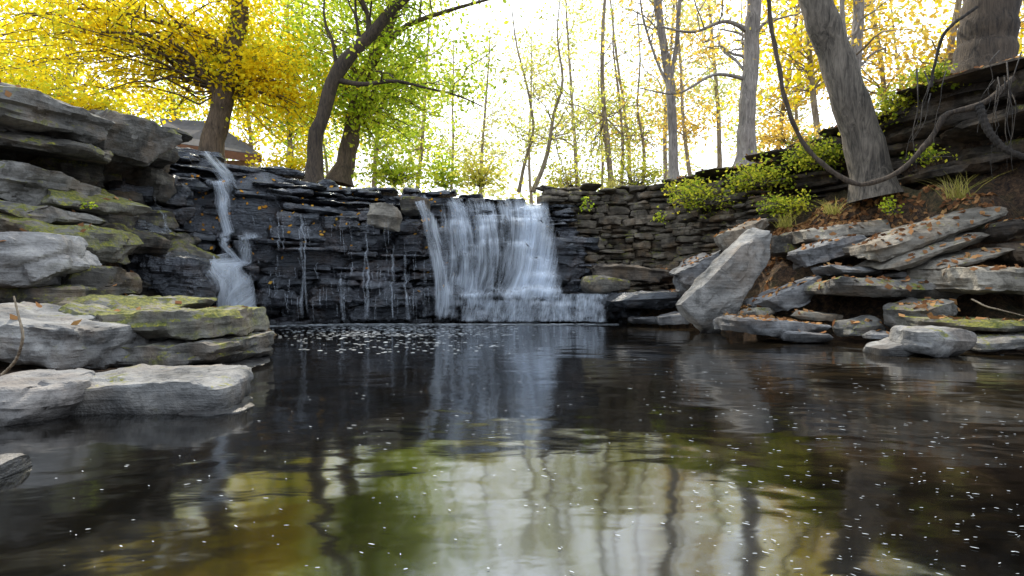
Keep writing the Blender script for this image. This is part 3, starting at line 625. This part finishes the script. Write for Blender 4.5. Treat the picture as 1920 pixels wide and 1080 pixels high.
# ------------------------------------------------------------ trees
def limb(rng, p0, p1, bow=.12, wob=.06, n=9):
    p0 = np.array(p0, float); p1 = np.array(p1, float); L = np.linalg.norm(p1-p0); t_ = np.linspace(0,1,n)[:,None]
    P = p0+(p1-p0)*t_; P[:,2] += (np.sin(t_[:,0]*math.pi)*bow*L)
    W = np.cumsum(rng.normal(0,1,(n,3)), axis=0); W -= W[0]+(W[-1]-W[0])*t_
    return P+W*wob*L*.35
def tree(name, label, trunk, env, leafn, leafs, lmat, bmat, seed=1, limbs=(), group=None, sig=.2, nt_=5, flare=1.35, sides=12, tw=1.0, lr=.26, limb_leaf=.5):
    rng = np.random.default_rng(seed); T = smoothpath(trunk, 26); base = T[0,:3].copy()
    T[:,:3] += fbm(T[:,:3]*1.4, seed, 2)[:,None]*np.array([.3,.3,0])*T[:,3:4]
    T[0,3] *= flare*1.1; T[1,3] *= 1+(flare-1)*.45; T[2,3] *= 1+(flare-1)*.15
    root = empty(name, base); tag(root, label, 'tree', group)
    tm = MB(); tm.tube(T[:,:3], T[:,3]*(1+.05*np.sin(np.arange(26)*2.1)), sides)
    bmk = MB(); LP = []
    def twigs(P, r, k):
        for _ in range(k):
            a = P[rng.integers(int(len(P)*.35), len(P))]; d = rng.normal(0,1,3); d[2] = abs(d[2])*.4+.05; d /= np.linalg.norm(d)
            L = rng.uniform(.5,1.3)*tw; Q = limb(rng, a, a+d*L, .05, .12, 5); bmk.tube(Q, np.linspace(r*.3, .004*tw, 5), 3)
            LP.append(Q[rng.integers(1,5,leafn)]+rng.normal(0, sig, (leafn,3))*np.array([1,1,.7]))
    for L in limbs:
        Q = smoothpath(L, 20); bmk.tube(Q[:,:3], Q[:,3], 8)
        twigs(Q[8:,:3], Q[-1,3], int(nt_*limb_leaf*2))
        for _ in range(4):
            a = Q[rng.integers(5,19)]; d = rng.normal(0,1,3); d[2] = abs(d[2]); d /= np.linalg.norm(d)
            q = limb(rng, a[:3], a[:3]+d*rng.uniform(.8,2)*tw, .08, .1, 7); bmk.tube(q, np.linspace(a[3]*.5,.008,7), 5); twigs(q, a[3]*.3, int(nt_*limb_leaf))
    for (cx,cy,cz,rx,ry,rz,nl) in env:
        for _ in range(nl):
            u = rng.normal(0,1,3); u /= np.linalg.norm(u); u *= rng.random()**.33
            tgt = np.array([cx+u[0]*rx, cy+u[1]*ry, cz+u[2]*rz])
            zt = tgt[2]-rng.uniform(.3,.9)*np.linalg.norm(tgt[:2]-T[:,:2][np.argmin(abs(T[:,2]-tgt[2]))])
            i = int(np.clip(np.argmin(abs(T[:,2]-zt)), 7, 25)); r0 = max(T[i,3]*lr, .012)
            P = limb(rng, T[i,:3], tgt, .1, .09, 9); bmk.tube(P, np.linspace(r0, r0*.2, 9), 4); twigs(P, r0, nt_)
    tm.build('trunk', M[bmat], root, origin=base)
    if bmk.n: bmk.build('branches', M[bmat], root, origin=base)
    if LP and leafn:
        LP = np.concatenate(LP); V, F = leafq(LP, np.tile([0,-.25,.6],(len(LP),1)), leafs, rng, .75)
        obj('crown', mesh_np('crown', V-base, F, False), M[lmat], root)
    return root
def tp(rows): return [(*at(a, b, Y), w_/2/FPX*Y) for a, b, Y, w_ in rows]
tree('maple_tree','golden maple with thick brown trunk behind the left outcrop', tp([(395,330,15,56),(400,270,15,42),(418,190,15,38),(436,110,15,34),(448,20,15,30),(455,-120,15,24),(465,-250,15,10)]),
     [(-9.5,15.5,6.9,3.6,2.5,2.0,40),(-7.6,15.8,6.8,2.0,1.0,1.2,18),(-12.5,14.5,6.8,2.6,2,2.0,24),(-5.6,15.5,5.9,1.1,.8,1.6,14),(-8,15,10,3.5,2.5,1.6,6)], 44, .115, 'yellow','bark', 3,
     limbs=[tp([(436,120,15,20),(380,60,14.6,12),(290,40,14.3,8),(180,15,14,6),(60,30,13.7,3)]), tp([(415,190,15,16),(360,110,14.5,11),(300,70,14,7),(190,60,13.6,4)])], sig=.3, nt_=5, lr=.11)
tree('leaning_tree','dark crooked trunk leaning right above the crest, left of centre', tp([(588,345,14,32),(596,250,14,27),(612,190,14,25),(640,130,14,27),(665,95,14,24),(700,60,14,22),(748,5,14,21),(830,-60,14,18),(900,-140,14,8)]),
     [(-3.4,14.5,8.6,2.2,1.8,1.2,10)], 26, .11, 'green','barkd', 5,
     limbs=[tp([(632,150,14,12),(680,158,13.8,9),(740,152,13.6,7),(800,165,13.4,5),(860,180,13.3,3.5),(905,200,13.2,2)]), tp([(690,70,14,12),(690,30,14,9),(670,-20,14,6)])], sig=.25, nt_=4, limb_leaf=1.2)
tree('green_tree','olive green tree behind the dark leaning trunk', tp([(640,345,16,38),(655,260,16,32),(668,190,16,28),(700,110,16,25),(730,40,16,21),(750,-60,16,16),(760,-160,16,8)]),
     [(-4.6,16.8,6.9,2.2,1.6,2.2,30),(-3.2,16.4,8.8,2.2,1.4,1.2,8),(-6.5,16.3,7.4,1.4,1.4,2.0,16),(-3.4,15.6,4.9,1.5,1,.9,12),(-2.0,16,6.6,1.5,1,1.4,12)], 34, .115, 'green','bark', 7,
     limbs=[tp([(705,100,16,14),(760,50,15.8,10),(840,20,15.6,7),(930,-5,15.4,4)])], sig=.3, lr=.13)
thin = [('slim bare tree bending right just left of the main fall crest',[(972,360,18,7),(985,300,18,6),(1000,240,18,5),(990,170,18,4),(970,90,18,3),(960,20,18,2)],1,'ygreen'),
 ('slender forked sapling above the main fall',[(1000,360,17,9),(1025,290,17,8),(1040,210,17,6),(1055,150,17,5),(1045,70,17,3),(1050,0,17,2)],2,'ygreen'),
 ('thin upright tree right of the main fall with pale leaves',[(1148,350,18,11),(1138,260,18,10),(1130,160,18,8),(1130,60,18,7),(1138,-40,18,5),(1140,-120,18,3)],3,'ygreen'),
 ('thin straight tree between the two slim trunks over the stacked wall',[(1165,350,20,7),(1168,270,20,6),(1160,180,20,5),(1150,90,20,3),(1150,0,20,2)],4,'ygreen'),
 ('thin brown sapling left of the pale forked trunk',[(1205,350,19,7),(1208,280,19,6),(1195,200,19,4),(1200,110,19,3),(1195,20,19,2)],5,'orange')]
for lab, rows, sd_, lm in thin:
    q = at(rows[-2][0], 190, rows[0][2])
    tree('slim_tree', lab, tp(rows), [(q[0],q[1],q[2]-.3,2.1,1.6,3.0,16)], 9, .10, lm, 'barkw', 20+sd_, sig=.3, nt_=6, lr=.35, flare=1.1)
tree('pale_tree','pale grey forked trunk above the stacked stone wall', tp([(1263,345,14,20),(1262,270,14,17),(1258,170,14,17),(1245,90,14,15),(1234,0,14,13),(1225,-100,14,8)]),
     [(3.6,14.5,8.2,1.8,1.5,1.6,10)], 10, .09, 'orange','barkg', 31, limbs=[tp([(1256,150,14,11),(1268,90,14,9),(1275,0,14,8),(1290,-80,14,4)]), tp([(1258,170,14,7),(1230,110,14,5),(1205,30,14,4),(1200,-20,14,2)])], sig=.28, nt_=4, limb_leaf=.5)
tree('pale_tree','thick straight pale grey trunk between forked tree and big leaning trunk', tp([(1398,318,13,40),(1401,240,13,31),(1404,170,13,29),(1409,80,13,27),(1414,0,13,25),(1420,-120,13,14)]),
     [(5.6,14,8.0,2.4,1.6,1.6,12)], 13, .095, 'orange','barkg', 33, limbs=[tp([(1406,60,13,10),(1360,40,13,7),(1300,60,13,5),(1240,50,13,3)]),tp([(1404,150,13,8),(1340,140,12.9,6),(1270,175,12.8,4),(1200,165,12.7,2)])], sig=.28, nt_=4, limb_leaf=.5)
tree('big_tree','big rough trunk leaning left on the right bank', tp([(1642,372,8.7,76),(1628,305,8.7,70),(1606,225,8.7,64),(1578,140,8.7,60),(1546,50,8.7,56),(1520,-30,8.7,54),(1480,-160,8.7,40),(1450,-260,8.7,20)]),
     [(4.6,9.2,7.6,2.2,1.6,1.0,8)], 22, .10, 'orange','barkm', 41, sides=20, flare=1.12, sig=.25)
tree('grey_tree','narrow grey trunk showing behind the big leaning trunk', tp([(1600,330,15,26),(1600,220,15,22),(1604,110,15,20),(1610,0,15,18),(1612,-120,15,10)]), [(9.5,16,8.4,2.6,1.5,2.2,14)], 20, .11, 'orange','barkg', 43, limbs=[tp([(1602,160,15,12),(1582,60,15,10),(1578,-40,15,6)])], sig=.3)
r = tree('bank_tree','massive dark trunk with hanging roots at the upper right', tp([(1838,190,8.3,110),(1843,120,8.3,98),(1852,40,8.3,90),(1860,-40,8.3,84),(1865,-160,8.3,70)]), [(7.6,8.8,6.8,1.6,1.4,.7,4)], 20, .09, 'orange','barkd', 45, sides=20, flare=1.25)
rng = np.random.default_rng(77); base = np.array(r.location)
for k in range(14):
    px = rng.uniform(1700,1918); y0 = rng.uniform(90,190)+max(0,(1790-px))*.5; L = rng.uniform(80,220); Y_ = rng.uniform(6.9,7.3)-max(0,(px-1800))/300
    pts = [(px,y0,Y_+.5,5)]; x_ = px
    for q in range(1,6): x_ += rng.normal(0,8)-2; pts.append((x_, y0+L*q/5, Y_+.1*math.sin(q), 4-.6*q))
    P = smoothpath(tp(pts), 14); m_ = MB(); m_.tube(P[:,:3], np.maximum(P[:,3]*rng.uniform(.3,.7), .003), 5); m_.build('hanging_root', M['root'], r, origin=base)
def vine(name, label, rows, cat='vine', m='root'):
    P = smoothpath(tp(rows), 60); P[:,:3] += np.stack([fbm(P[:,:3]*3, q, 2) for q in (1,2,3)], 1)*.03
    m_ = MB(); m_.tube(P[:,:3], P[:,3]*(1+.12*np.sin(np.arange(60)*1.7)), 8); tag(m_.build(name, M[m]), label, cat)
vine('hanging_vine','long bare vine looping down in front of the big leaning trunk', [(1440,-60,8.0,8),(1447,60,7.9,8),(1470,180,7.8,8),(1520,280,7.7,8),(1600,342,7.6,9),(1680,325,7.5,9),(1735,270,7.4,10),(1775,215,7.3,11),(1840,198,7.2,12),(1900,150,7.2,12)], 'vine', 'barkd')
vine('hanging_vine','thick dark root vine sagging at the right picture edge', [(1835,200,6.9,14),(1850,250,6.8,13),(1885,285,6.7,12),(1930,298,6.6,12)])
vine('hanging_vine','thin vine arching from the dark trunk to the ledge', [(1830,10,7.4,6),(1775,60,7.4,6),(1750,120,7.4,5),(1745,160,7.4,5)])
vine('curved_twig','bare curved twig beside the left stone slabs', [(3,702,3.6,6),(30,670,3.55,5),(42,630,3.5,5),(38,590,3.5,4),(30,552,3.5,3)], 'twig', 'barkw')
vine('long_twig','thin pale twig lying across the black hollow', [(1820,560,6.1,3),(1850,572,6.0,3),(1915,592,5.9,2)], 'twig', 'barkw')
def variant(lm, bm_, sd_, h, dens, lean):
    x = lean; return tree('woodland_tree','tmp', [(0,0,0,.15),(x*.3,.3,h*.3,.11),(x*.7,.1,h*.6,.08),(x,0,h*.85,.05),(x,0,h,.02)],
        [(x*.6,0,h*.56,h*.27,h*.2,h*.38,dens)], 17, .22, lm, bm_, sd_, sig=.55, nt_=5, tw=1.6, lr=.35, flare=1.1)
VAR = [variant('orange','barkw',61,15,18,1.6), variant('ygreen','barkw',62,16,18,-1.5), variant('yellow','barkw',63,14,26,1.0), variant('green','barkw',64,13,26,-1.2), variant('haze','barkw',65,16,18,.8)]
used = set()
def dup(o, loc, rz, s, label, group):
    c = o.copy(); C.objects.link(c); c.location = loc; c.rotation_euler = (0,0,rz); c.scale = (s,s,s); c['label'] = label; c['group'] = group; c['category'] = 'tree'
    for ch in o.children: d = ch.copy(); C.objects.link(d); d.parent = c
names = ['orange leaved','yellow green','golden','fresh green','pale hazy']
spots = [(-40,26,2),(60,32,2),(150,24,2),(240,30,2),(320,38,3),(530,30,2),(560,24,3),(700,34,3),(775,44,1),(840,54,4),(900,44,4),(1000,58,4),(1085,42,4),(1125,58,4),(1185,46,1),(1250,40,4),(1300,32,0),(1350,42,4),(1400,50,1),(1450,28,0),(1500,32,4),(1545,24,2),(1660,26,0),(1700,34,1),(1760,22,0),(1850,26,2),(1980,26,0),(480,44,2),(-120,22,2),(620,50,3)]
for k, (px, Y_, v) in enumerate(spots):
    x = (px-960)/FPX*Y_; z = terr(x, Y_)[0]-.2; o = VAR[v]; lab = '%s woodland tree in the bright woods behind the falls' % names[v]; gp = '%s trees of the background woods' % names[v]
    s = (.85+.3*((k*37) % 10)/10)*(1+.2*(Y_ > 38))
    if v not in used:
        used.add(v); o.location = (x, Y_, z); o.rotation_euler = (0,0,k*1.3); o.scale = (s,s,s); o['label'] = lab; o['group'] = gp
    else: dup(o, (x, Y_, z), k*1.3, s, lab, gp)
# far-off wood that reads as one mass
rng = np.random.default_rng(91); N = 26000; Xf = rng.uniform(-75,75,N); Yf = rng.uniform(62,78,N)
top = 6+8*(.5+.5*fbm(np.stack([Xf*.12,0*Xf,0*Xf],1), 7, 3)); top = top*np.where(abs(Xf-5) < 14, .75, 1.25); Zf = 8+rng.random(N)**1.5*top
keep = (fbm(np.stack([Xf*.25,Yf*.1,Zf*.3],1), 12, 3) > -.12)
Pf = np.stack([Xf,Yf,Zf],1)[keep]; V, F = leafq(Pf, np.tile([0,-.25,.6],(len(Pf),1)), .6, rng, .75)
tag(obj('distant_wood', mesh_np('distant_wood', V, F, False), M['haze']), 'pale far-off autumn wood along the skyline', 'wood', kind='stuff')

# ------------------------------------------------------------ shrubs and plants
def shrub(label, c, rad, nst, nlf, lsz, lm, seed, name='shrub', cat='shrub', group=None):
    rng = np.random.default_rng(seed); c = np.array(c, float); root = empty(name, c); tag(root, label, cat, group); st_ = MB(); LP = []
    for k in range(nst):
        u = rng.normal(0,1,3); u[2] = abs(u[2])*.9; u /= np.linalg.norm(u); t_ = c+u*np.array(rad)*rng.uniform(.5,1)
        P = limb(rng, c+rng.normal(0,.05,3)*np.array([1,1,0]), t_, .1, .1, 6); st_.tube(P, np.linspace(.012,.003,6), 4)
        LP.append(P[rng.integers(2,6,nlf)]+rng.normal(0,.13*max(rad),(nlf,3)))
    st_.build('stems', M['barkm'], root, origin=c); LP = np.concatenate(LP)
    V, F = leafq(LP, np.tile([0,-.3,.7],(len(LP),1)), lsz, rng, .6); obj('foliage', mesh_np('foliage', V-c, F, False), M[lm], root)
def S_(label, px, py, Y_, rx, rz, nst, nlf, lsz, lm, seed, **k):
    c = at(px, py, Y_); shrub(label, c, (rx/FPX*Y_, rx/FPX*Y_*.7, rz/FPX*Y_), nst, nlf, lsz, lm, seed, **k)
S_('bright green bush behind the crest right of the green tree',745,345,15,85,85,44,36,.10,'green',1)
S_('yellow green bush on the far bank left of the slim bare tree',900,350,16,75,85,36,34,.10,'ygreen',2)
S_('low green bush directly above the stepped cascade',830,350,17,65,75,34,32,.10,'green',3)
S_('loose golden bush behind the crest under the dark leaning trunk',540,335,16,80,70,36,34,.11,'yellow',4)
S_('sparse bush between slim trees above the main fall',1070,352,19,80,95,36,28,.11,'ygreen',5)
S_('pale bush at the foot of the pale forked trunk',1190,350,16,80,80,36,26,.10,'ygreen',6)
S_('yellow green shrub spilling over the right end of the stacked wall',1330,385,11.0,85,55,44,26,.065,'shrub',7)
S_('leafy shrub below the thick straight pale trunk',1425,350,10.4,75,60,44,26,.065,'shrub',8)
S_('bright shrub at the left foot of the big leaning trunk',1530,310,9.7,70,75,44,28,.065,'shrub',9)
S_('sunlit low plants on the leaf slope below the pale trunk',1480,395,9.5,70,28,44,20,.05,'shrub',10)
S_('golden shrub on top of the ledge right of the big trunk',1690,215,8.9,75,65,40,28,.06,'shrub',11)
S_('small leafy plant right of the big trunk base',1668,400,8.2,20,34,12,12,.045,'green',12,name='plant',cat='plant')
S_('small creeper hanging on the stacked wall corner',1285,360,11.5,50,24,24,16,.06,'shrub',13,name='plant',cat='plant')
S_('tiny green sprig growing on the left mossy rocks',165,388,6.2,14,10,8,8,.035,'green',14,name='plant',cat='plant')
S_('green tuft growing on the middle of the stacked wall',1235,415,11.6,14,28,10,12,.05,'green',15,name='plant',cat='plant')
S_('green tuft near the top left of the stacked wall',1100,395,11.7,12,30,10,10,.05,'green',16,name='plant',cat='plant')
S_('tall golden bush at the far left behind the outcrop',30,190,12,140,60,40,34,.10,'yellow',17)
S_('golden bush behind the outcrop near the grey roof',160,215,13,80,45,30,30,.10,'yellow',18)
S_('yellow shrub beyond the pale trunks on the right rise',1480,270,15,90,60,36,26,.10,'orange',19)
S_('shrub trailing from the upper right ledge',1755,160,8.2,55,50,26,20,.06,'shrub',20)
S_('low trailing plant under the ledge right of the big trunk',1740,300,8.0,45,25,22,14,.045,'shrub',21,name='plant',cat='plant')
def tuft(label, px, py, Y_, h, n_, seed):
    rng = np.random.default_rng(seed); c = at(px, py, Y_); V = []; F = []; n = 0
    for k in range(n_):
        b = c+rng.normal(0,.06,3)*np.array([1,1,.2]); d = rng.normal(0,.35,3); d[2] = 1; L = h/FPX*Y_*rng.uniform(.5,1.1); w_ = .006
        for q in range(4):
            u = q/3; p = b+d*L*u+np.array([d[0],d[1],-1])*L*.35*u*u; V += [p-np.array([w_*(1-u*.9),0,0]), p+np.array([w_*(1-u*.9),0,0])]
        for q in range(3): F.append((n+2*q, n+2*q+1, n+2*q+3, n+2*q+2))
        n += 8
    tag(obj('grass_tuft', mesh_np('grass_tuft', np.array(V)-c, F, True), M['grass']), label, 'grass tuft').location = c
tuft('tall dry grass tuft right of the big trunk below the ledge',1795,370,7.5,65,60,1)
tuft('grass tuft on the slope under the big leaning trunk',1560,400,8.9,40,60,2)
tuft('sunlit grass tuft beside the pointed rock',1470,425,9.3,40,70,3)
tuft('grass tuft on the crest of the stacked wall',1150,350,12.0,24,50,5)

# ------------------------------------------------------------ house behind the trees
hz = empty('house', (at(390,300,25)[0], 25, 5.0)); tag(hz, 'grey roofed building half hidden by the golden maple', 'building')
def rel(a, o): return np.asarray(a)-np.array(o.location)
A = at(300,222,23); B = at(400,228,23); Cc = at(490,290,22); D = at(318,266,21.5)
m_ = MB(); V = [rel(A,hz),rel(B,hz),rel(Cc,hz),rel(D,hz)]; V += [v-np.array([0,0,.12]) for v in V]
m_.add(V, [(0,1,2,3),(7,6,5,4),(0,4,5,1),(1,5,6,2),(2,6,7,3),(3,7,4,0)]); m_.build('roof', M['roof'], hz, False)
m_ = MB(); V = [rel(D,hz)+[0,-.03,-.03], rel(Cc,hz)+[0,-.03,-.03], rel(Cc,hz)+[0,-.03,-.33], rel(D,hz)+[0,-.03,-.33]]; V += [v+np.array([0,.08,0]) for v in V]
m_.add(V, [(0,1,2,3),(7,6,5,4),(0,4,5,1),(1,5,6,2),(2,6,7,3),(3,7,4,0)]); m_.build('fascia', M['brownwood'], hz, False)
y0 = rel(D,hz)[1]+.6; x0 = rel(D,hz)[0]+.2; x1 = rel(Cc,hz)[0]-.5
m_ = MB(); m_.box(x0,x1,y0,y0+1.5,-1.5,rel(Cc,hz)[2]-.2); m_.build('wall', M['housewall'], hz, False)
m_ = MB(); m_.box(.1,.9,y0-.05,y0+.05,-.6,.3); m_.build('window', M['glass'], hz, False)
